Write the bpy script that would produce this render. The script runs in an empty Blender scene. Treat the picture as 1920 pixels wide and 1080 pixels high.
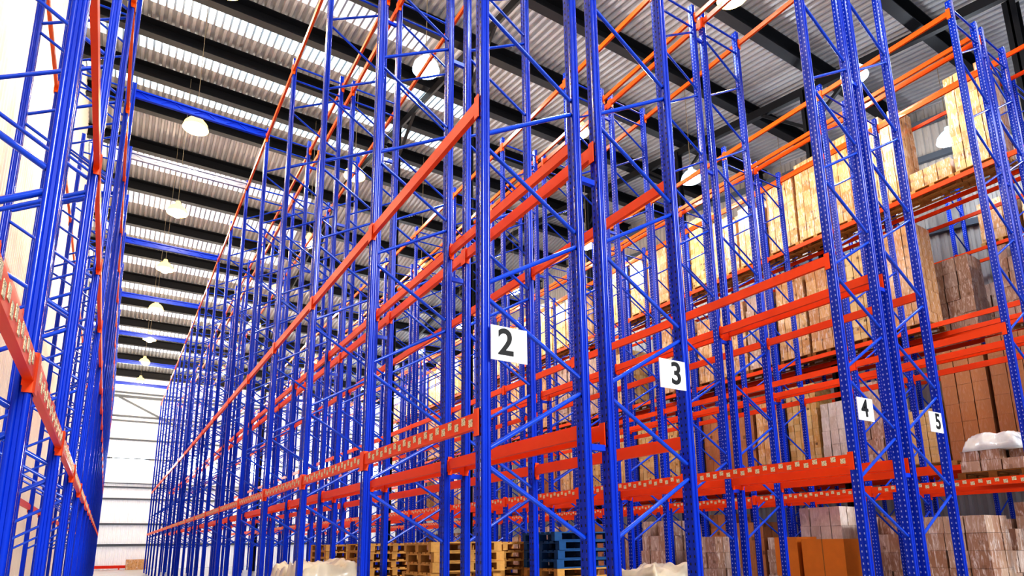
import bpy, bmesh, math, random
from mathutils import Vector, Matrix
random.seed(7)
C = bpy.context.scene.collection
H = 1.7                      # eye height above the floor; all measured heights are relative to the eye
L = 2.9712                   # bay length along the aisle
Y0 = 4.6365                  # first frame of the rows
NB = 17                      # bays per row
D = 1.1                      # frame depth
END = 66.0                   # far wall

# ------------------------------------------------------------------ materials
def nodes(name):
    m = bpy.data.materials.new(name); m.use_nodes = True
    nt = m.node_tree; b = nt.nodes['Principled BSDF']
    return m, nt, b
def N(nt, typ, **kw):
    n = nt.nodes.new(typ)
    for k, v in kw.items():
        if k == 'ins':
            for i, x in v.items(): n.inputs[i].default_value = x
        else: setattr(n, k, v)
    return n
def math_(nt, op, a, b=None, c=None):
    n = nt.nodes.new('ShaderNodeMath'); n.operation = op
    for i, v in enumerate((a, b, c)):
        if v is None: continue
        if isinstance(v, (int, float)): n.inputs[i].default_value = v
        else: nt.links.new(v, n.inputs[i])
    return n.outputs[0]
def mix(nt, fac, a, b):
    n = nt.nodes.new('ShaderNodeMix'); n.data_type = 'RGBA'
    for s, v in ((0, fac), (6, a), (7, b)):
        if isinstance(v, (int, float)): n.inputs[s].default_value = v
        elif isinstance(v, tuple): n.inputs[s].default_value = v
        else: nt.links.new(v, n.inputs[s])
    return n.outputs[2]
def rgb(r, g, b):
    f = lambda c: c / 12.92 if c <= .04045 else ((c + .055) / 1.055) ** 2.4
    return (f(r / 255), f(g / 255), f(b / 255), 1.0)
def simple(name, col, rough=.5, metal=0.0, noise=0.0, scale=8.0, emit=None, es=1.0, coat=0.0):
    m, nt, b = nodes(name)
    b.inputs['Base Color'].default_value = col
    b.inputs['Roughness'].default_value = rough
    b.inputs['Metallic'].default_value = metal
    b.inputs['Coat Weight'].default_value = coat
    if noise:
        tc = N(nt, 'ShaderNodeTexCoord'); nz = N(nt, 'ShaderNodeTexNoise', ins={'Scale': scale, 'Detail': 4.0})
        nt.links.new(tc.outputs['Object'], nz.inputs['Vector'])
        dark = tuple(c * (1 - noise) for c in col[:3]) + (1,)
        lite = tuple(min(1, c * (1 + noise)) for c in col[:3]) + (1,)
        nt.links.new(mix(nt, nz.outputs['Fac'], dark, lite), b.inputs['Base Color'])
    if emit:
        b.inputs['Emission Color'].default_value = emit; b.inputs['Emission Strength'].default_value = es
    return m
def upright_mat(name, hole):
    m, nt, b = nodes(name)
    tc = N(nt, 'ShaderNodeTexCoord'); s = N(nt, 'ShaderNodeSeparateXYZ'); nt.links.new(tc.outputs['Object'], s.inputs[0])
    g = N(nt, 'ShaderNodeNewGeometry'); gn = N(nt, 'ShaderNodeSeparateXYZ'); nt.links.new(g.outputs['True Normal'], gn.inputs[0])
    zf = math_(nt, 'MULTIPLY', math_(nt, 'ABSOLUTE', math_(nt, 'SUBTRACT', math_(nt, 'FRACT', math_(nt, 'DIVIDE', s.outputs[2], .076)), .5)), .076)
    yf = math_(nt, 'ABSOLUTE', math_(nt, 'SUBTRACT', math_(nt, 'ABSOLUTE', math_(nt, 'SUBTRACT', s.outputs[1], .06)), .03))
    inz = math_(nt, 'LESS_THAN', zf, .013); iny = math_(nt, 'LESS_THAN', yf, .0075)
    side = math_(nt, 'GREATER_THAN', math_(nt, 'ABSOLUTE', gn.outputs[0]), .8)
    msk = math_(nt, 'MULTIPLY', math_(nt, 'MULTIPLY', inz, iny), side)
    nz = N(nt, 'ShaderNodeTexNoise', ins={'Scale': 1.3, 'Detail': 3.0}); nt.links.new(tc.outputs['Object'], nz.inputs['Vector'])
    base = mix(nt, nz.outputs['Fac'], rgb(0, 42, 166), rgb(0, 70, 214))
    nt.links.new(mix(nt, msk, base, hole), b.inputs['Base Color'])
    b.inputs['Roughness'].default_value = .27
    b.inputs['Coat Weight'].default_value = .25; b.inputs['Coat Roughness'].default_value = .06; b.inputs['Specular IOR Level'].default_value = .35
    return m
M = {}
M['blue_dark_holes'] = upright_mat('blue upright paint, dark slots', rgb(8, 10, 26))
M['blue_pale_holes'] = upright_mat('blue upright paint, pale slots', rgb(170, 184, 232))  # pale slots paint in bright background and glinting metal edges
M['blue'] = simple('blue rack paint', rgb(0, 66, 212), .28, noise=.25, scale=3, coat=.3)
M['brace'] = simple('blue brace paint', rgb(4, 76, 208), .26, noise=.2, scale=3, coat=.4)
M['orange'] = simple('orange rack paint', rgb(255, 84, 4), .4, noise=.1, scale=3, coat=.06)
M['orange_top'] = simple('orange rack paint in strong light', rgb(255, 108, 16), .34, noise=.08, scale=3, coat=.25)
M['tie_grey'] = simple('pale galvanised tie', rgb(190, 196, 215), .35, .4)
M['sign'] = simple('white sign plate', rgb(247, 247, 250), .45)
M['ink'] = simple('black sign lettering', rgb(28, 30, 34), .6)
def label_mat():
    m, nt, b = nodes('barcode label paper')
    tc = N(nt, 'ShaderNodeTexCoord')
    s = N(nt, 'ShaderNodeSeparateXYZ'); nt.links.new(tc.outputs['Object'], s.inputs[0])
    w = N(nt, 'ShaderNodeTexNoise', ins={'Scale': 150.0, 'Detail': 1.0}); nt.links.new(tc.outputs['Object'], w.inputs['Vector'])
    dark = math_(nt, 'LESS_THAN', w.outputs['Fac'], .44)
    nt.links.new(mix(nt, dark, rgb(250, 236, 200), rgb(150, 140, 110)), b.inputs['Base Color'])
    b.inputs['Roughness'].default_value = .6
    return m
M['label'] = label_mat()
def carton_mat(name, c1, c2, mark, film, pscale=4.2):
    """printed cardboard: every carton its own tint, tape line and dark print; film: stretch wrap, its highlights painted in as white streaks"""
    m, nt, b = nodes(name)
    g = N(nt, 'ShaderNodeNewGeometry'); tc = N(nt, 'ShaderNodeTexCoord')
    base = mix(nt, g.outputs['Random Per Island'], c1, c2)
    s = N(nt, 'ShaderNodeSeparateXYZ'); nt.links.new(tc.outputs['Object'], s.inputs[0])
    v = N(nt, 'ShaderNodeTexVoronoi', distance='CHEBYCHEV', ins={'Scale': pscale}); nt.links.new(tc.outputs['Object'], v.inputs['Vector'])
    pr = math_(nt, 'LESS_THAN', v.outputs['Distance'], .17)
    base = mix(nt, math_(nt, 'MULTIPLY', pr, mark), base, rgb(88, 56, 34))
    n1 = N(nt, 'ShaderNodeTexNoise', ins={'Scale': 5.0, 'Detail': 6.0}); nt.links.new(tc.outputs['Object'], n1.inputs['Vector'])
    base = mix(nt, math_(nt, 'MULTIPLY', math_(nt, 'SMOOTH_MIN', n1.outputs['Fac'], .9, .2), .5), base, rgb(150, 104, 66))
    if film:
        mp = N(nt, 'ShaderNodeMapping', ins={'Scale': (6, 6, 1.1)}); nt.links.new(tc.outputs['Object'], mp.inputs[0])
        n2 = N(nt, 'ShaderNodeTexNoise', ins={'Scale': 2.4, 'Detail': 6.0, 'Roughness': .65, 'Distortion': 1.5}); nt.links.new(mp.outputs[0], n2.inputs['Vector'])
        r = N(nt, 'ShaderNodeValToRGB'); r.color_ramp.elements[0].position = .5; r.color_ramp.elements[1].position = .68
        nt.links.new(n2.outputs['Fac'], r.inputs[0])
        base = mix(nt, math_(nt, 'MULTIPLY', r.outputs[0], film), base, rgb(252, 244, 240))  # white streaks paint the film's highlights into the colour
        bp = N(nt, 'ShaderNodeBump', ins={'Strength': .35, 'Distance': .03}); nt.links.new(n2.outputs['Fac'], bp.inputs['Height'])
        nt.links.new(bp.outputs[0], b.inputs['Normal'])
        b.inputs['Coat Weight'].default_value = .8; b.inputs['Coat Roughness'].default_value = .2
    nt.links.new(base, b.inputs['Base Color']); b.inputs['Roughness'].default_value = .55
    return m
M['carton_tan'] = carton_mat('tan wrapped cartons', rgb(214, 152, 88), rgb(246, 206, 142), .6, .9)
M['carton_buff'] = carton_mat('buff wrapped cartons', rgb(208, 146, 84), rgb(238, 190, 128), .45, .65)
M['carton_brown'] = carton_mat('brown cartons', rgb(178, 116, 68), rgb(204, 142, 90), .75, 0.12, 2.6)
M['carton_print'] = carton_mat('busily printed cartons', rgb(226, 178, 96), rgb(250, 226, 164), .85, .35)
M['carton_grey'] = carton_mat('grey filmed goods', rgb(178, 146, 126), rgb(208, 190, 180), .5, .8)
M['carton_white'] = carton_mat('white filmed goods', rgb(222, 214, 204), rgb(244, 240, 236), .2, .9)
M['carton_pale'] = carton_mat('pale filmed cartons', rgb(176, 132, 104), rgb(216, 188, 164), .35, .85)
M['cover'] = simple('cream cover sheet', rgb(226, 216, 192), .45, noise=.22, scale=3, coat=.4)
M['film'] = simple('loose white film', rgb(240, 238, 234), .25, noise=.2, scale=6, coat=.8)
M['carton_plain'] = simple('plain orange brown board', rgb(206, 124, 40), .6, noise=.12, scale=5)
M['wood'] = simple('pallet wood', rgb(196, 150, 84), .7, noise=.4, scale=9)
M['wood_dark'] = simple('weathered pallet wood', rgb(150, 104, 50), .75, noise=.5, scale=9)
M['wood_blue'] = simple('blue pallet wood', rgb(18, 78, 128), .65, noise=.4, scale=9)
M['roof'] = simple('roof sheet', rgb(178, 179, 184), .36, .15, noise=.12, scale=.8)
M['glow_pan'] = simple('translucent roof sheet', rgb(225, 238, 245), .4, emit=rgb(205, 240, 255), es=.85)
M['glow_pan_soft'] = simple('roof sheet with painted glow', rgb(225, 230, 240), .4, emit=rgb(225, 232, 250), es=.42)  # glow added to roof sheets, painting in the light they catch
M['steel'] = simple('dark roof steel', rgb(30, 32, 38), .5, noise=.3, scale=2)
M['wall_far'] = simple('white wall sheet', rgb(236, 238, 246), .5, emit=(.85, .9, 1, 1), es=.1)  # slight glow added to paint the end wall's washed-out brightness
M['wall_left'] = simple('cream wall sheet', rgb(240, 232, 216), .5, noise=.08, scale=1, emit=rgb(255, 244, 224), es=.1)  # low glow added so the wall looks strongly lit
M['wall_right'] = simple('grey wall sheet', rgb(176, 172, 170), .5, noise=.1, scale=1)
M['girt'] = simple('dark wall rail', rgb(92, 100, 112), .5)
M['glow'] = simple('daylight window', (1, 1, 1, 1), .4, emit=(.9, .97, 1, 1), es=15.0)
M['red'] = simple('red barrier paint', rgb(225, 50, 20), .5)
M['reflector'] = simple('lamp reflector', rgb(220, 220, 225), .3, .7)
M['shade_warm'] = simple('warm glowing lamp shade', rgb(255, 226, 150), .4, emit=(1, .72, .24, 1), es=.9)  # glow on the shade stands in for the lamp's halo
M['shade_cool'] = simple('cool glowing lamp shade', rgb(220, 240, 255), .4, emit=(.55, .85, 1, 1), es=.9)  # cool lamp halo put into the shade's own glow
M['cable'] = simple('lamp cable', rgb(150, 140, 120), .6)
M['bulb_warm'] = simple('warm lamp glow', (1, 1, 1, 1), .5, emit=(1.0, .80, .45, 1), es=26)
M['bulb_cool'] = simple('cool lamp glow', (1, 1, 1, 1), .5, emit=(.78, .92, 1.0, 1), es=30)
def floor_mat():
    m, nt, b = nodes('polished concrete')
    tc = N(nt, 'ShaderNodeTexCoord'); nz = N(nt, 'ShaderNodeTexNoise', ins={'Scale': .7, 'Detail': 6.0}); nt.links.new(tc.outputs['Object'], nz.inputs['Vector'])
    nt.links.new(mix(nt, nz.outputs['Fac'], rgb(150, 158, 164), rgb(206, 212, 214)), b.inputs['Base Color'])
    b.inputs['Roughness'].default_value = .22; b.inputs['Specular IOR Level'].default_value = .7
    return m
M['floor'] = floor_mat()

# ------------------------------------------------------------------ mesh building
class MB:
    def __init__(s): s.v = []; s.f = []
    def box(s, x0, x1, y0, y1, z0, z1):
        n = len(s.v)
        s.v += [(x0, y0, z0), (x1, y0, z0), (x1, y1, z0), (x0, y1, z0), (x0, y0, z1), (x1, y0, z1), (x1, y1, z1), (x0, y1, z1)]
        s.f += [tuple(n + i for i in q) for q in ((0, 3, 2, 1), (4, 5, 6, 7), (0, 1, 5, 4), (1, 2, 6, 5), (2, 3, 7, 6), (3, 0, 4, 7))]
        return s
    def prism(s, pts, z0, z1):
        n = len(s.v); k = len(pts)
        s.v += [(x, y, z0) for x, y in pts] + [(x, y, z1) for x, y in pts]
        for i in range(k): s.f.append((n + i, n + (i + 1) % k, n + k + (i + 1) % k, n + k + i))
        s.f += [tuple(n + i for i in reversed(range(k))), tuple(n + k + i for i in range(k))]
        return s
    def bar(s, a, b, w, h):
        a, b = Vector(a), Vector(b); d = (b - a).normalized()
        r = d.cross(Vector((0, 0, 1)))
        if r.length < 1e-4: r = Vector((1, 0, 0))
        r.normalize(); u = r.cross(d); n = len(s.v)
        for p in (a, b):
            for i, j in ((-1, -1), (1, -1), (1, 1), (-1, 1)): s.v.append(tuple(p + r * (i * w / 2) + u * (j * h / 2)))
        s.f += [tuple(n + i for i in q) for q in ((0, 1, 2, 3), (7, 6, 5, 4), (0, 4, 5, 1), (1, 5, 6, 2), (2, 6, 7, 3), (3, 7, 4, 0))]
        return s
    def tube(s, a, b, rad, seg=8):
        a, b = Vector(a), Vector(b); d = (b - a).normalized()
        r = d.cross(Vector((0, 1, 0)));
        if r.length < 1e-4: r = Vector((1, 0, 0))
        r.normalize(); u = r.cross(d); n = len(s.v)
        for p in (a, b):
            for i in range(seg):
                t = 2 * math.pi * (i + .5) / seg; s.v.append(tuple(p + r * rad * math.cos(t) + u * rad * math.sin(t)))
        for i in range(seg): s.f.append((n + i, n + (i + 1) % seg, n + seg + (i + 1) % seg, n + seg + i))
        s.f += [tuple(n + i for i in range(seg)), tuple(n + seg + i for i in reversed(range(seg)))]
        return s
    def lathe(s, prof, seg=20, c=(0, 0, 0)):
        n = len(s.v); k = len(prof)
        for i in range(seg):
            a = 2 * math.pi * i / seg
            for r, z in prof: s.v.append((c[0] + r * math.cos(a), c[1] + r * math.sin(a), c[2] + z))
        for i in range(seg):
            for j in range(k - 1):
                p, q = n + i * k + j, n + ((i + 1) % seg) * k + j
                s.f.append((p, q, q + 1, p + 1))
        return s
    def mesh(s, name, mat, smooth=False, bevel=0):
        me = bpy.data.meshes.new(name); me.from_pydata(s.v, [], s.f)
        bm = bmesh.new(); bm.from_mesh(me)
        if bevel: bmesh.ops.bevel(bm, geom=bm.edges[:], offset=bevel, segments=1, affect='EDGES')
        bmesh.ops.recalc_face_normals(bm, faces=bm.faces[:]); bm.to_mesh(me); bm.free()
        me.materials.append(M[mat])
        if smooth:
            for p in me.polygons: p.use_smooth = True
        return me
def link(name, me, parent=None, loc=(0, 0, 0), label=None, kind=None, rotz=0.0):
    o = bpy.data.objects.new(name, me); C.objects.link(o); o.location = loc
    if rotz: o.rotation_euler = (0, 0, rotz)
    if parent: o.parent = parent
    if label: o['label'] = label
    if kind: o['kind'] = kind
    return o
def thing(name, label, cat, loc=(0, 0, 0), group=None, me=None, rotz=0.0):
    o = link(name, me, None, loc, label, None, rotz); o['category'] = cat
    if group: o['group'] = group
    return o
ORD = ['first', 'second', 'third', 'fourth', 'fifth', 'sixth', 'seventh', 'eighth', 'ninth', 'tenth', 'eleventh', 'twelfth', 'thirteenth', 'fourteenth',
       'fifteenth', 'sixteenth', 'seventeenth', 'eighteenth', 'nineteenth', 'twentieth', 'twenty-first', 'twenty-second', 'twenty-third', 'twenty-fourth',
       'twenty-fifth', 'twenty-sixth', 'twenty-seventh', 'twenty-eighth', 'twenty-ninth', 'thirtieth', 'thirty-first', 'thirty-second', 'thirty-third',
       'thirty-fourth', 'thirty-fifth', 'thirty-sixth', 'thirty-seventh', 'thirty-eighth', 'thirty-ninth', 'fortieth', 'forty-first', 'forty-second', 'forty-third', 'forty-fourth', 'forty-fifth', 'forty-sixth', 'forty-seventh', 'forty-eighth']

# ------------------------------------------------------------------ the setting
link('floor', MB().box(-2.9, 27.3, -6, END + .3, -.2, 0).mesh('floor', 'floor'), kind='structure')
RIDGE_Y, RIDGE_Z, SL = 33.1, 21.2 + H, .16
def roof_z(y): return RIDGE_Z - SL * abs(RIDGE_Y - y)
def corrugated(x0, x1, ys, zf, pitch, depth, dz=0):
    """trapezoid sheet: ribs run along y"""
    mb = MB(); xs = []; x = x0; i = 0
    while x < x1 - 1e-6:
        xs += [(x, 0), (x + pitch * .38, 0), (x + pitch * .5, depth), (x + pitch * .88, depth)]; x += pitch
    k = len(xs)
    for y in ys: mb.v += [(px, y, zf(y) + pz + dz) for px, pz in xs]
    for r in range(len(ys) - 1):
        for i in range(k - 1): mb.f.append((r * k + i, r * k + i + 1, (r + 1) * k + i + 1, (r + 1) * k + i))
    return mb
PUR = [END - 3.4 * i for i in range(21)]          # far edges of the roof beams, counted back from the far wall
link('ceiling', corrugated(-2.9, 27.3, [-6, RIDGE_Y, END + .3], roof_z, .27, .1).mesh('ceiling', 'roof'), kind='structure')
for n, y in enumerate(PUR):
    if y < -2: continue
    z = roof_z(y - .2)
    mb = MB().box(-2.8, 27.1, y - .05, y + .0, z - .62, z - .03).box(-2.8, 27.1, y - .34, y + .0, z - .66, z - .62).box(-2.8, 27.1, y - .34, y, z - .06, z - .02)
    link('trim_%d' % (n + 1), mb.mesh('trim', 'steel'), kind='structure')
# glowing pans between dark ribs over the aisle, cut short to shape in shade
for n, y in enumerate(PUR[1:15]):
    b = y + 3.4 - .42; a = y + .12
    strong = {11: 'glow_pan', 12: 'glow_pan', 13: 'glow_pan'}.get(n + 1, 'glow_pan_soft')
    if a < RIDGE_Y < b: continue
    for dz, w0, w1, mat in ((-.02, 0, .2, strong),):
        mb = MB(); x = -2.7
        x1 = 12.5 if strong == 'glow_pan' else 8.6
        aa = a + (b - a) * .0; bb = b - (b - a) * .36
        while x < x1:
            k = len(mb.v); mb.v += [(x + w0, aa, roof_z(aa) + dz), (x + w1, aa, roof_z(aa) + dz), (x + w1, bb, roof_z(bb) + dz), (x + w0, bb, roof_z(bb) + dz)]; mb.f.append((k, k + 1, k + 2, k + 3)); x += .27
        link('window_%d' % (n + 10), mb.mesh('glow_pan', mat), kind='structure')
# rafters with columns and struts along the roof slope
def rafter(X, ys, name, xw=.34):
    mb = MB()
    for a, b in ((-4, RIDGE_Y), (RIDGE_Y, END)):
        mb.bar((X, a, roof_z(a) - .95), (X, b, roof_z(b) - .95), xw * .6, .34)
    link(name, mb.mesh('rafter', 'steel'), kind='structure')
    for i, y in enumerate(ys):
        m2 = MB(); z = roof_z(y) - .95
        h = xw * .45; m2.box(X - h, X + h, y - .03, y + .03, 0, z).box(X - h, X - h + .03, y - .16, y + .16, 0, z).box(X + h - .03, X + h, y - .16, y + .16, 0, z)
        m2.bar((X, y, z - 1.6), (X, y + 1.9, z + .15), .11, .12).bar((X, y, z - 1.6), (X, y - 1.9, z - .35), .11, .12)
        link(name.replace('trim', 'trim_column') + '_%d' % i, m2.mesh('column', 'steel'), kind='structure')
rafter(21.0, (12.05, 18.6, 25.2, 38.5, 52), 'trim_31')
rafter(9.57, (17.9, 24.8, 38.5, 52), 'trim_32', .15)
link('trim_column_33', MB().box(22.55, 22.95, 6.0, 6.06, 0, roof_z(6) - .1).box(22.55, 22.6, 5.86, 6.2, 0, roof_z(6) - .1).box(22.9, 22.95, 5.86, 6.2, 0, roof_z(6) - .1).mesh('column', 'steel'), kind='structure')
# walls of ribbed sheet
def wall_x(name, X, y0, y1, mat, s):
    mb = MB(); y = y0; P = []
    while y < y1: P += [(0, y), (0, y + .1), (s * .05, y + .14), (s * .05, y + .26)]; y += .3
    for dx, yy in P: mb.v += [(X + dx, yy, 0), (X + dx, yy, roof_z(yy) + .05)]
    mb.f = [(2 * i, 2 * i + 2, 2 * i + 3, 2 * i + 1) for i in range(len(P) - 1)]
    link(name, mb.mesh(name, mat), kind='structure')
wall_x('wall_left', -2.75, -6, END, 'wall_left', -1)
wall_x('wall_right', 27.1, -6, END, 'wall_right', 1)
mb = MB(); x = -2.8; P = []
while x < 27.3: P += [(x, 0), (x + .1, 0), (x + .14, .05), (x + .26, .05)]; x += .3
for px, dy in P: mb.v += [(px, END + dy, 0), (px, END + dy, roof_z(END) + .1)]
mb.f = [(2 * i, 2 * i + 2, 2 * i + 3, 2 * i + 1) for i in range(len(P) - 1)]
link('wall_far', mb.mesh('wall_far', 'wall_far'), kind='structure')
for n, (z, t) in enumerate(((13.85, .14), (13.5, .22), (11.7, .14), (11.28, .12), (9.6, .13), (5.7, .07), (5.36, .13), (4.33, .14), (2.15, .16), (.36, .2), (7.9, .1))):
    link('trim_%d' % (n + 41), MB().box(-2.7, 27, END - .14, END - .01, z + H - t / 2, z + H + t / 2).mesh('girt', 'girt'), kind='structure')
link('trim_60', MB().bar((-.2, END - .2, 13.4 + H), (5.6, END - .2, 10.6 + H), .1, .14).bar((11.2, END - .2, 13.4 + H), (5.6, END - .2, 10.6 + H), .1, .14).mesh('wall_brace', 'girt'), kind='structure')
for n, y in enumerate((5, 13, 21, 29)):
    link('trim_%d' % (n + 61), MB().box(26.85, 27.08, -6, END, 0, .1).mesh('rail', 'girt') if n == 9 else MB().bar((26.98, -6, roof_z(-6) - .7 - n * 1.6), (26.98, RIDGE_Y, roof_z(RIDGE_Y) - .7 - n * 1.6), .2, .25).mesh('rail', 'girt'), kind='structure')
for n, xc in enumerate((1.15, 6.85, 12.3, 18.0, 23.7)):
    f = link('window_%d' % (n + 1), MB().box(xc - 1.3, xc + 1.3, END - .1, END - .02, 6.55 + H, 6.63 + H).box(xc - 1.3, xc + 1.3, END - .1, END - .02, 8.5 + H, 8.58 + H)
             .box(xc - 1.38, xc - 1.3, END - .1, END - .02, 6.55 + H, 8.58 + H).box(xc + 1.3, xc + 1.38, END - .1, END - .02, 6.55 + H, 8.58 + H).mesh('window_frame', 'wall_far'), kind='structure')
    link('pane', MB().box(xc - 1.3, xc + 1.3, END - .06, END - .03, 6.6 + H, 8.53 + H).mesh('pane', 'glow'), f)

# ------------------------------------------------------------------ racking
UPW, UPD = .09, .12
def upright_mesh(h, mat):
    w, d, g = UPW, UPD, .012
    r = .014; q = .7 * r
    pts = [(0, r), (r - q, r - q), (r, 0), (w * .3, 0), (w * .36, g * .3), (w * .4, g), (w * .6, g), (w * .64, g * .3), (w * .7, 0), (w - r, 0), (w - r + q, r - q), (w, r), (w, d * .34), (w - .006, d * .42), (w - .006, d * .58), (w, d * .66), (w, d),
           (w * .7, d), (w * .7, d - .01), (w * .3, d - .01), (w * .3, d), (0, d), (0, d * .66), (.006, d * .58), (.006, d * .42), (0, d * .34)]
    me = MB().prism(pts, 0, h).box(0, w, -.02, d + .02, 0, .012).mesh('upright', mat, True); me.set_sharp_from_angle(angle=math.radians(50)); return me
UP = {}
def upright(h, mat):
    k = (round(h, 2), mat)
    if k not in UP: UP[k] = upright_mesh(h, mat)
    return UP[k]
def brace_list(top, phase):
    """node heights: the two columns' nodes alternate every .755 m, a pair of bars .16 m apart at each node"""
    out = []; z = -.03 + H - 1.52; k = 0
    while z < .15: z += 1.52
    # odd nodes on the column 'right' when phase is 0
    seq = []; zz = z; side = 1 if phase == 0 else 0
    while zz < top - .1: seq.append((side, zz)); side = 1 - side; zz += .758
    for (s0, a), (s1, b) in zip(seq, seq[1:]): out.append((s0, a + .08, s1, b - .08))
    return out, seq[-1]
def brace_mesh_add(mb, s0, a, s1, b, depth, w=.032, h=.045):
    X = (UPW, depth)
    mb.tube((X[s0], UPD * .42, a), (X[s1], UPD * .42, b), .022)
BR = {}
def bracing(top, phase, sel=None):
    k = (round(top, 2), phase, sel)
    if k in BR: return BR[k]
    lst, last = brace_list(top, phase); mb = MB()
    allb = lst + [(0, top - .18, 1, top - .18), (last[0], last[1] + .05, 1 - last[0], last[1] + .05) if last[1] < top - .3 else (0, top - .45, 1, top - .45)]
    if sel is None:
        for q in allb: brace_mesh_add(mb, *q, D)
    else:
        if sel >= len(allb): return None
        brace_mesh_add(mb, *allb[sel], D)
    BR[k] = mb.mesh('brace', 'brace', True); BR[k].set_sharp_from_angle(angle=math.radians(60)); return BR[k]
BM = {}
def beam_mesh(length, mat, hgt, ends):
    k = ('b', round(length, 3), mat, hgt, ends)
    if k not in BM:
        mb = MB().box(0, .05, UPD, length, -hgt / 2, hgt / 2 - .03).box(0, .034, UPD, length, hgt / 2 - .03, hgt / 2)
        if ends:
            for y in (0.02, length): mb.box(-.012, .004, y, y + .07, -.13, .09)
        BM[k] = mb.mesh('beam', mat)
    return BM[k]
def connector_mesh(mat):
    if ('c', mat) not in BM: BM[('c', mat)] = MB().box(-.012, .0, 0, .075, -.14, .1).box(-.012, .05, .066, .075, -.14, .1).box(.05, .056, .04, .075, -.1, .06).mesh('beam_connector', mat)
    return BM[('c', mat)]
LAB = {}
def sticker(): 
    if 's' not in LAB: LAB['s'] = MB().box(-.003, 0, -.036, .036, -.034, .034).mesh('location_label', 'label')
    return LAB['s']
def stickers_strip(length):
    k = ('st', round(length, 2))
    if k not in LAB:
        mb = MB(); n = 20
        for i in range(n):
            y = .2 + i * (length - .26) / n; z = (.022 if i % 2 else -.012)
            mb.box(-.003, 0, y - .036, y + .036, z - .034, z + .034)
        LAB[k] = mb.mesh('location_label', 'label')
    return LAB[k]
DIG = {}
def digit_mesh(ch):
    cu = bpy.data.curves.new('digit', 'FONT'); cu.body = ch; cu.size = .335; cu.extrude = .002; cu.offset = .0065; cu.align_x = 'CENTER'; cu.align_y = 'CENTER'
    o = bpy.data.objects.new('tmp', cu); C.objects.link(o)
    me = bpy.data.meshes.new_from_object(o.evaluated_get(bpy.context.evaluated_depsgraph_get())); bpy.data.objects.remove(o); bpy.data.curves.remove(cu)
    me.transform(Matrix.Rotation(math.pi / 2, 4, 'X')); me.materials.clear(); me.materials.append(M['ink']); return me

def rack(label, cx, levels, top, phase, holes, first=0, nb=NB, bay=L, y0=Y0, detail=3, beam_cut=40, shift=0.0, labels_level=None, label_face=0, near_labels=(), sign=None, top_mat=True, spacer=False):
    """cx: where its lower-x column stands; levels: beam heights above the eye"""
    ht = top + H
    root = thing('pallet_rack', label, 'pallet rack', (cx + shift, y0 + first * bay, 0), 'pallet racks')
    up = upright(ht, holes)
    for j in range(nb + 1):
        y = j * bay
        f = link('upright_frame', None, root, (0, y, 0))
        link('upright', up, f); link('upright', up, f, (D, 0, 0))
        if j < detail:
            k = 0
            while True:
                me = bracing(ht, phase, k)
                if me is None: break
                link('brace', me, f); k += 1
        else: link('bracing', bracing(ht, phase), f)
        if spacer and j < 6:
            for z in (.9, 3.72, 7.3, 10.4): link('row_spacer', SP, f, (0, 0, z + H))
    far = MB(); count = 0
    for j in range(nb):
        y = j * bay
        for li, z in enumerate(levels):
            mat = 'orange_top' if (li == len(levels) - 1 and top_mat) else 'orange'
            hgt = .14 if li < len(levels) - 1 else .12
            for side in (0, 1):
                x = -.004 if side == 0 else D + UPW + .004
                sx = 1 if side == 0 else -1
                count += 1
                if count > 98:
                    x0, x1 = (x, x + .05 * sx) if sx > 0 else (x - .05, x)
                    far.box(x0, x1, y + UPD, y + bay, z + H - hgt / 2, z + H + hgt / 2)
                    far.box(*((x - .012, x) if sx > 0 else (x, x + .012)), y + .02, y + .09, z + H - .13, z + H + .09)
                    continue
                near = j < detail
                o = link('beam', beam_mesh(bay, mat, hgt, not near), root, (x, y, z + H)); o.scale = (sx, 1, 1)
                if near:
                    link('beam_connector', connector_mesh(mat), o, (0, .05, 0))
                    c2 = link('beam_connector', connector_mesh(mat), o, (0, bay + .065, 0)); c2.scale = (1, -1, 1)
                if labels_level is not None and li == labels_level and side == label_face and j < 12:
                    if j in near_labels:
                        for i in range(20): link('location_label', sticker(), o, (-.0005, .2 + i * (bay - .26) / 20, .022 if i % 2 else -.012))
                    else: link('location_label', stickers_strip(bay), o, (-.0005, 0, 0), kind='stuff')
    if far.v: link('beam', far.mesh('beam', 'orange'), root, kind='stuff')
    if sign:
        ch, sx, dx = sign
        s = link('row_sign', MB().box(0, .375, -.012, 0, 0, .315).mesh('sign_plate', 'sign'), root, (sx - cx - shift, -.03, 1.58 + H), 'white square sign with a black ' + ch)
        link('digit', digit_mesh(ch), s, (dx, -.0145, .16))
    return root
SP = MB().bar((D + UPW, .06, 0), (D + .28, .06, 0), .05, .06).mesh('row_spacer', 'blue')
A0 = 2.61
cols = {'A': A0, 'B': A0 + D + .3027}
cols['C'] = cols['B'] + D + 3.1615; cols['D'] = cols['C'] + D + .3027
cols['E'] = cols['D'] + D + 3.1751; cols['F'] = cols['E'] + D + .3027
cols['G'] = cols['F'] + D + 3.17; cols['H'] = cols['G'] + D + .56; cols['I'] = cols['H'] + D + 3.1
LV, LC, LG = (1.055, 4.13, 10.88), (1.055, 3.9, 10.88), (1.93, 6.05, 10.17, 13.0)
TOP = 11.17
rack('blue and orange pallet rack along the left wall beside the long aisle', -.4433 - D - .09, (1.03, 4.02, 8.56), TOP, 1, 'blue_dark_holes', first=-1, nb=18, y0=Y0 - .128, detail=4, labels_level=0, label_face=1)
rack('empty blue and orange pallet rack with the number 2 sign on its near end', cols['A'], LV, TOP, 0, 'blue_dark_holes', detail=4, labels_level=0, near_labels=(0,), sign=('2', 2.675, .15), spacer=True)
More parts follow.
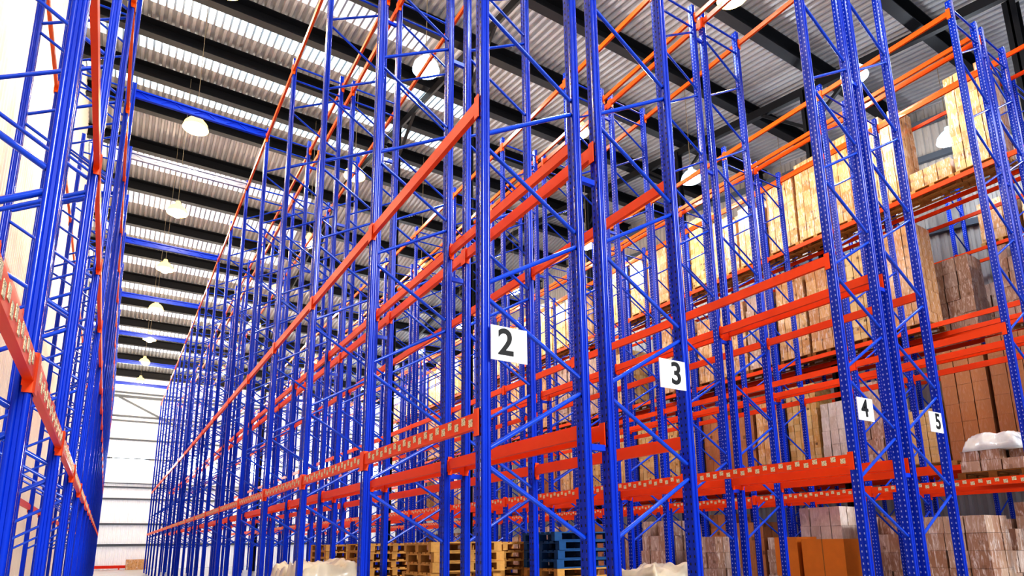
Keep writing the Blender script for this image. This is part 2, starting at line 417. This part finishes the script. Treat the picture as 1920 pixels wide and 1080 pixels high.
rack('empty blue and orange pallet rack with the number 3 sign on its near end', cols['B'], LV, TOP, 1, 'blue_dark_holes', detail=3, labels_level=0, label_face=1, sign=('3', 4.705, .235))
rack('empty blue and orange pallet rack with the number 4 sign on its near end', cols['C'], LC, TOP, 0, 'blue_pale_holes', detail=3, labels_level=0, near_labels=(0,), sign=('4', 8.36, .165), spacer=True)
rack('empty blue and orange pallet rack with the number 5 sign on its near end', cols['D'], LC, TOP, 1, 'blue_pale_holes', detail=3, labels_level=0, label_face=1, sign=('5', 10.28, .24))
rack('blue pallet rack across the aisle from the number 5 sign, orange labelled beam in front', cols['E'], LC, TOP, 0, 'blue_pale_holes', detail=2, labels_level=0, near_labels=(0, 1), spacer=True)
rack('blue pallet rack back to back behind the one facing the number 5 sign', cols['F'], LC, TOP, 1, 'blue_pale_holes', detail=2)
GY, GB = 5.9, 3.75
rack('blue pallet rack on the right filled with carton stacks on three shelves', cols['G'], LG, 13.35, 0, 'blue_pale_holes', first=-1, nb=13, bay=GB, y0=GY, detail=2, top_mat=False)
rack('blue pallet rack back to back behind the filled one on the right', cols['H'], LG[:3], 13.35, 1, 'blue_pale_holes', first=-1, nb=9, bay=GB, y0=GY, detail=0, top_mat=False)
rack('distant blue pallet rack against the grey wall at the far right', cols['I'], LG[:3], 13.35, 0, 'blue_pale_holes', first=-1, nb=5, bay=GB, y0=GY, detail=0, top_mat=False)
# tie beams across the long aisle, joining the frame tops
tie = {}
for n, j in enumerate((4, 5, 7, 9, 11, 13, 15)):
    mat = 'tie_grey' if j == 5 else 'blue'
    y = Y0 + j * L
    me = MB().box(-.46, A0 + .02, y - .02, y + .06, 10.86 + H, 10.9 + H).box(-.46, A0 + .02, y - .02, y + .06, 11.04 + H, 11.08 + H)
    for i in range(8):
        xa = -.4 + i * .375; me.bar((xa, y + .02, 10.88 + H if i % 2 else 11.06 + H), (xa + .375, y + .02, 11.06 + H if i % 2 else 10.88 + H), .03, .03)
    me.box(-.46, A0 + .02, y + .02, y + .03, 10.9 + H, 11.04 + H)
    thing('tie_beam', '%s tie beam bridging the long aisle between rack tops, %s from the camera' % ('pale grey' if j == 5 else 'blue', ORD[n]), 'tie beam', group='tie beams over the aisle', me=me.mesh('tie_beam', mat))

# ------------------------------------------------------------------ lamps
LAMP = {}
for w in ('warm', 'cool'):
    prof = [(.0, -.30), (.12, -.28), (.2, -.2), (.235, -.08), (.22, .02), (.0, .06)]
    LAMP[w] = MB().lathe(prof).mesh('bulb', 'bulb_' + w, True)
REF = {}
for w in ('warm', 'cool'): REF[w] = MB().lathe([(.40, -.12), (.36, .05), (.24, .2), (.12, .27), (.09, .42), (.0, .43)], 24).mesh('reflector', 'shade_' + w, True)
AISLES = ((1.21, 'warm', 'long left'), (6.7, 'cool', 'second'), (12.4, 'warm', 'third'), (18.0, 'cool', 'fourth'), (24.0, 'cool', 'rightmost'))
for X, w, nm in AISLES:
    for k in range(-1, 9):
        y = 8.75 + 6.55 * k + (.0 if k else 0)
        ww = 'warm' if (nm == 'second' and k >= 2) else w
        z = 14 + H
        lamp = thing('hanging_lamp', 'round %s high bay lamp hanging over the %s aisle, %s from the camera' % ('warm yellow' if ww == 'warm' else 'cool white', nm, ORD[k + 1]), 'lamp', (X, y, z), 'high bay lamps')
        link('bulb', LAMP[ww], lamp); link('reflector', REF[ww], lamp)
        zt = roof_z(y) - z - .02
        link('cable', MB().bar((0, 0, .4), (0, 0, zt), .018, .018).mesh('cable', 'cable'), lamp)
        ld = bpy.data.lights.new('lamp light', 'POINT'); ld.energy = {'long left': 330, 'second': 280}.get(nm, 215); ld.shadow_soft_size = .3
        ld.color = (1, .83, .6) if ww == 'warm' else (.86, .94, 1)
        lo = bpy.data.objects.new('lamp_light', ld); C.objects.link(lo); lo.location = (X, y, z - .75)

# ------------------------------------------------------------------ pallets and goods
def pallet_meshes(mat, W=1.2, Dp=1.0):
    top = MB(); n = 7; bw = Dp / (n + (n - 1) * .35); 
    for i in range(n): top.box(-Dp / 2 + i * bw * 1.35, -Dp / 2 + i * bw * 1.35 + bw, -W / 2, W / 2, .122, .144)
    for y in (-W / 2, -.07, W / 2 - .14): top.box(-Dp / 2, Dp / 2, y, y + .14, .1, .122)
    h = W / 2; P = [(-h, 0), (h, 0), (h, .1), (h - .14, .1), (h - .14, .022), (.07, .022), (.07, .1), (-.07, .1), (-.07, .022), (-h + .14, .022), (-h + .14, .1), (-h, .1)]
    st = MB(); k = len(P)
    st.v = [(-.05, y, z) for y, z in P] + [(.05, y, z) for y, z in P]
    st.f = [(i, (i + 1) % k, k + (i + 1) % k, k + i) for i in range(k)] + [tuple(range(k)), tuple(reversed(range(k, 2 * k)))]
    return top.mesh('top_deck', mat), st.mesh('stringer', mat)
PAL = {m: pallet_meshes(m) for m in ('wood', 'wood_dark', 'wood_blue')}
def pallet(loc, label, mat='wood', group='pallets under the loads', rotz=0.0):
    t = thing('wooden_pallet', label, 'pallet', loc, group, None, rotz)
    a, b = PAL[mat]; link('top_deck', a, t)
    for x in (-.45, 0, .45): link('stringer', b, t, (x, 0, 0))
    return t
def carton_grid(W, Dp, Ht, nx, ny, nz, jit, taper, seed):
    """boxes of one load as (x0,x1,y0,y1,z0,z1), only the outer ones"""
    r = random.Random(seed); out = []
    for k in range(nz):
        t = 1 - taper * (k / max(1, nz - 1)) ** 2
        for i in range(nx):
            for j in range(ny):
                if 0 < i < nx - 1 and 0 < j < ny - 1 and k < nz - 1: continue
                if taper > .02 and k == nz - 1 and r.random() < .1: continue
                sx, sy, sz = Dp / nx, W / ny, Ht / nz; g = .009
                jx, jy = r.uniform(-jit, jit), r.uniform(-jit, jit)
                out.append(((-Dp / 2 + i * sx) * t + g + jx, (-Dp / 2 + (i + 1) * sx) * t - g + jx, (-W / 2 + j * sy) * t + g + jy, (-W / 2 + (j + 1) * sy) * t - g + jy, k * sz + .002, (k + 1) * sz - .002))
    return out
LOADS = {}
def heap(W, Dp, Ht, seed, round_=.25, n=22):
    """sagging covered load: a grid sheet with dropped edges and creases"""
    from mathutils import noise
    mb = MB(); 
    for i in range(n + 1):
        for j in range(n + 1):
            u, v = 2 * i / n - 1, 2 * j / n - 1
            e = max(abs(u), abs(v)); z = Ht * (1 - max(0, (e - (1 - round_)) / round_) ** 2.2)
            q = noise.noise(Vector((u * 2.3 + seed, v * 2.3, seed * .7))); q2 = noise.noise(Vector((u * 7 + seed, v * 5, 3)))
            k = 1 if e < .999 else 0
            mb.v.append((u * Dp / 2 * (1 + .03 * q2), v * W / 2 * (1 + .03 * q2), max(0, z + (q * .16 + q2 * .06) * min(Ht, 1) * k) if e < .999 else 0))
    for i in range(n):
        for j in range(n):
            a = i * (n + 1) + j; mb.f.append((a, a + n + 1, a + n + 2, a + 1))
    mb.f.append(tuple([i for i in range(n + 1)] + [i * (n + 1) + n for i in range(1, n + 1)] + [n * (n + 1) + j for j in range(n - 1, -1, -1)] + [i * (n + 1) for i in range(n - 1, 0, -1)]))
    return mb
KINDS = {  # material, carton grid, jitter, taper
    'tan': ('carton_tan', 3, 4, 11, .008, .05), 'buff': ('carton_buff', 3, 3, 9, .006, .02), 'brown': ('carton_brown', 2, 3, 6, .004, 0), 'print': ('carton_print', 4, 5, 14, .006, .02),
    'grey': ('carton_grey', 3, 3, 7, .02, .06), 'white': ('carton_white', 3, 4, 7, .012, .03), 'pale': ('carton_pale', 3, 3, 9, .012, .03)}
def load(kind, Ht, loc, label, group, W=1.14, Dp=1.0, parts=False, rotz=0.0):
    mat, nx, ny, nz, jit, tp = KINDS[kind]; nz = max(2, round(nz * Ht / 3.1))
    if parts:
        t = thing('carton_stack', label, 'carton stack', loc, group, None, rotz)
        for b in carton_grid(W, Dp, Ht, nx, ny, nz, jit, tp, int(loc[1] * 37 + loc[2] * 11) % 999)[:99]:
            c = ((b[0] + b[1]) / 2, (b[2] + b[3]) / 2, b[4]); me = MB().box(b[0] - c[0], b[1] - c[0], b[2] - c[1], b[3] - c[1], 0, b[5] - b[4])
            link('carton', me.mesh('carton', mat), t, c)
        return t
    var = int(abs(loc[1] * 7.3)) % 3; k = (kind, round(Ht, 1), round(W, 2), round(Dp, 2), var)
    if k not in LOADS:
        mb = MB()
        for b in carton_grid(W, Dp, Ht, nx, ny, nz, jit, tp, var + 5): mb.box(*b)
        LOADS[k] = mb.mesh('wrapped_cartons', mat)
    return thing('carton_stack', label, 'carton stack', loc, group, LOADS[k], rotz)
WORDS = {'tan': 'film-wrapped tan', 'buff': 'film-wrapped buff', 'brown': 'brown', 'print': 'busily printed pale', 'grey': 'grey film-covered', 'white': 'white film-covered', 'pale': 'pale film-wrapped'}
SH = ('floor level', 'lowest shelf', 'middle shelf', 'top shelf')
rr = random.Random(11)
gx = cols['G'] + .6
near_top = {0: ('tan', 2.95), 1: ('buff', .55), 2: ('tan', 3.05), 3: ('buff', 2.95), 4: ('tan', 2.85), 5: ('tan', 2.75)}
near_mid = {2: ('buff', 3.15), 3: ('print', 3.0), 4: ('buff', 2.9), 5: ('tan', 3.0)}
near_low = {0: ('brown', 3.2), 1: ('brown', 3.1), 2: ('print', 3.1), 3: ('grey', 2.7), 4: ('white', 2.3), 5: ('print', 3.1)}
for lv, z in ((0, -H), (1, 1.93 + .07), (2, 6.05 + .07), (3, 10.17 + .07)):
    for n in range(0, 36):
        b, s = divmod(n, 3); y = GY + b * GB + .70 + s * 1.225
        if lv == 3: kind, h = near_top.get(n, (rr.choice(('tan', 'tan', 'buff', 'print')), rr.uniform(2.3, 3.0)))
        elif lv == 2:
            if n in (0, 1): continue
            kind, h = near_mid.get(n, (rr.choice(('tan', 'buff', 'print', 'grey')), rr.uniform(2.4, 3.2)))
        elif lv == 1: kind, h = near_low.get(n, (rr.choice(('print', 'print', 'tan', 'brown')), rr.uniform(2.5, 3.2)))
        else: kind, h = rr.choice(('grey', 'pale', 'brown')), rr.uniform(1.6, 2.6)
        if n > 8 and rr.random() < .08: continue
        zz = z + H
        where = '%s of the filled rack, %s along' % (SH[lv], ORD[n])
        pallet((gx, y, zz), 'wooden pallet on the ' + where, 'wood' if lv != 2 else 'wood_dark')
        load(kind, h, (gx, y, zz + .146), '%s carton stack, %s' % (WORDS[kind], where), 'carton stacks in the filled rack', parts=(n < 3 and lv in (1, 2)) or (lv == 3 and n == 1))
# deeper rows, seen through the gaps
for n, (row, y, lv, kind, h) in enumerate((('H', 5.1, 10.17, 'white', 1.9), ('H', 8.4, 6.05, 'grey', 2.3), ('H', 10.4, 6.05, 'tan', 2.4), ('H', 6.7, 6.05, 'grey', 2.2), ('I', 7.0, 10.17, 'tan', 1.3), ('I', 8.3, 10.17, 'buff', 1.5), ('I', 5.1, 10.17, 'buff', 1.2), ('I', 7.4, 6.05, 'grey', 2.4), ('I', 8.7, 6.05, 'grey', 2.6), ('H', 12.8, 6.05, 'white', 2.6), ('H', 14.25, 1.93, 'white', 2.4))):
    x = cols[row] + .6; z = lv + .07 + H
    lab = 'a deep shelf behind the filled rack, %s along' % ORD[n]
    pallet((x, y, z), 'pallet on ' + lab, 'wood', 'pallets on the deep shelves')
    load(kind, h, (x, y, z + .146), '%s carton stack on %s' % (WORDS[kind], lab), 'carton stacks on the deep shelves')
# goods in the aisle racks near the number 5 sign
pallet((14.6, 5.35, 1.055 + .07 + H), 'wooden pallet on the labelled beam at the right edge', 'wood_dark', None)
t = load('pale', .42, (14.6, 5.35, 1.055 + .216 + H), 'slumped film-wrapped goods on a pallet at the right edge, above the labelled beam', None, 1.05, 1.0)
link('loose_film', heap(1.0, 1.0, .34, 3, .5).mesh('loose_film', 'film', True), t, (0, 0, .40), 'crumpled white film')
EX = cols['E'] + .6
fl = [(EX, 6.15, 'pale', 2.0, 1.15, 'wrapped pale cartons on the floor right of the number 5 frame'), (EX, 12.6, 'grey', 1.7, 1.15, 'brown wrapped goods on the floor between the number 3 and 4 racks'),
      (EX, 14.4, 'grey', 2.2, 1.15, 'tall brown wrapped goods low in the gap beside the number 3 rack'), (cols['F'] + .6, 8.35, 'grey', 2.1, 1.15, 'dark wrapped goods on the floor behind the number 5 rack'),
      (cols['F'] + .6, 6.3, 'grey', 1.75, 1.1, 'grey wrapped goods on the floor behind the number 4 frame'), (cols['F'] + .6, 9.85, 'white', 2.4, 1.15, 'white printed goods on the floor behind the plain orange cartons'),
      (EX, 17.35, 'brown', 2.2, 1.15, 'brown carton pile on the floor seen past the number 3 rack'), (EX, 20.3, 'pale', 2.2, 1.15, 'pale carton pile on the floor seen left of the number 3 rack')]
for x, y, kind, h, w, lab in fl:
    pallet((x, y, 0), 'pallet under ' + lab, 'wood_dark', 'pallets on the floor')
    load(kind, h, (x, y, .146), lab, None, w, 1.0)
for n, (y, w, lab) in enumerate(((9.9, .62, 'plain orange-brown carton, left one of the pair on a raised pallet'), (8.95, 1.05, 'plain orange-brown carton, wide one of the pair on a raised pallet'))):
    t = thing('carton', lab, 'carton', (EX - .1, y, .146 * 6 + .002), 'plain cartons', MB().box(-.4, .4, -w / 2, w / 2, 0, .92 - n * .06).mesh('carton', 'carton_plain'))
    link('tape', MB().box(-.401, -.4, -.012, .012, 0, .92 - n * .06).mesh('tape', 'wood_dark'), t)
for k in range(6): pallet((EX, 9.35, .146 * k), 'dark wooden pallet in the low stack under the plain cartons, %s from the floor' % ORD[k], 'wood_dark', 'pallets under the plain cartons', 0)
# stacks of empty pallets on the floor
for n, (x, y, cnt, mat, lab) in enumerate(((4.62, 12.15, 12, 'wood', 'left brown stack behind the number 2 rack'), (4.62, 9.15, 12, 'wood', 'middle brown stack behind the number 2 post'), (4.62, 15.0, 12, 'wood', 'farthest brown stack in the number 3 rack'),
                                          (6.75, 9.0, 13, 'wood_blue', 'blue stack between the number 2 and 3 racks'), (5.95, 10.4, 12, 'wood', 'right brown stack beside the blue one'))):
    for k in range(cnt):
        if mat == 'wood_blue' and k in (8, 7): m2 = 'wood'
        else: m2 = mat
        pallet((x + rr.uniform(-.03, .03), y + rr.uniform(-.04, .04), .146 * k), '%s pallet in the %s, %s up' % ('blue' if m2 == 'wood_blue' else 'brown', lab, ORD[k]), m2, 'stacked empty pallets', rr.uniform(-.03, .03) + (math.pi / 2 if n in (1, 3) else 0))
# low cream covered loads on the floor of the number 2 rack
for x, y, h, lab in ((3.25, 11.4, 1.38, 'low cream covered load on the floor inside the number 2 rack'), (3.25, 12.75, 1.30, 'low cream covered load farther back inside the number 2 rack'), (8.9, 9.2, 1.2, 'low cream covered load under the number 4 rack')):
    pallet((x, y, 0), 'pallet under ' + lab, 'wood', 'pallets on the floor'); thing('covered_load', lab, 'covered load', (x, y, .146), None, heap(1.28, 1.1, h - .12, y, .16).mesh('covered_load', 'cover', True))
# far end of the long aisle
thing('floor_barrier', 'red barrier rail along the foot of the far wall', 'barrier', me=MB().box(-1.4, 3.2, END - .5, END - .4, .12, .36).box(-1.0, -.9, END - .5, END - .4, 0, .12).box(1.2, 1.3, END - .5, END - .4, 0, .12).box(3.1, 3.2, END - .5, END - .4, 0, .12).mesh('floor_barrier', 'red'))
t = thing('carton', 'tan carton on the floor at the far end of the long aisle', 'carton', (2.45, END - 1.2, 0), None, MB().box(-.75, .75, -.4, .4, 0, .85).mesh('carton', 'carton_buff'))

# ------------------------------------------------------------------ light and camera
w = bpy.data.worlds.new('World'); bpy.context.scene.world = w; w.use_nodes = True
bg = w.node_tree.nodes['Background']; bg.inputs[0].default_value = (.86, .93, 1, 1); bg.inputs[1].default_value = .42
def area(name, loc, rot, sx, sy, e, col=(1, 1, 1)):
    ld = bpy.data.lights.new(name, 'AREA'); ld.shape = 'RECTANGLE'; ld.size = sx; ld.size_y = sy; ld.energy = e; ld.color = col
    o = bpy.data.objects.new(name, ld); C.objects.link(o); o.location = loc; o.rotation_euler = rot; return o
sun = bpy.data.lights.new('sun', 'SUN'); sun.energy = 2.0; sun.angle = .25; sun.color = (1, .97, .93)
so = bpy.data.objects.new('sun', sun); C.objects.link(so); so.rotation_euler = (math.radians(64), 0, math.radians(10))

cam = bpy.data.cameras.new('Camera'); co = bpy.data.objects.new('Camera', cam); C.objects.link(co)
f_px, yaw, pitch, roll, px, py = 1194.3, .5667, .2062, -.0124, 967.57, 771.15
F = Vector((math.sin(yaw) * math.cos(pitch), math.cos(yaw) * math.cos(pitch), math.sin(pitch)))
R = Vector((math.cos(yaw), -math.sin(yaw), 0)); U = R.cross(F)
R2 = R * math.cos(roll) + U * math.sin(roll); U2 = -R * math.sin(roll) + U * math.cos(roll)
m = Matrix((R2, U2, -F)).transposed().to_4x4(); m.translation = Vector((0, 0, H)); co.matrix_world = m
cam.sensor_fit = 'HORIZONTAL'; cam.sensor_width = 36; cam.lens = f_px / 1920 * 36
cam.shift_x = -(px - 960) / 1920; cam.shift_y = (py - 540) / 1920
cam.clip_start = .05; cam.clip_end = 300
sc = bpy.context.scene; sc.camera = co
sc.view_settings.view_transform = 'Standard'
try: sc.view_settings.look = 'High Contrast'
except Exception: pass
sc.view_settings.exposure = 0.22
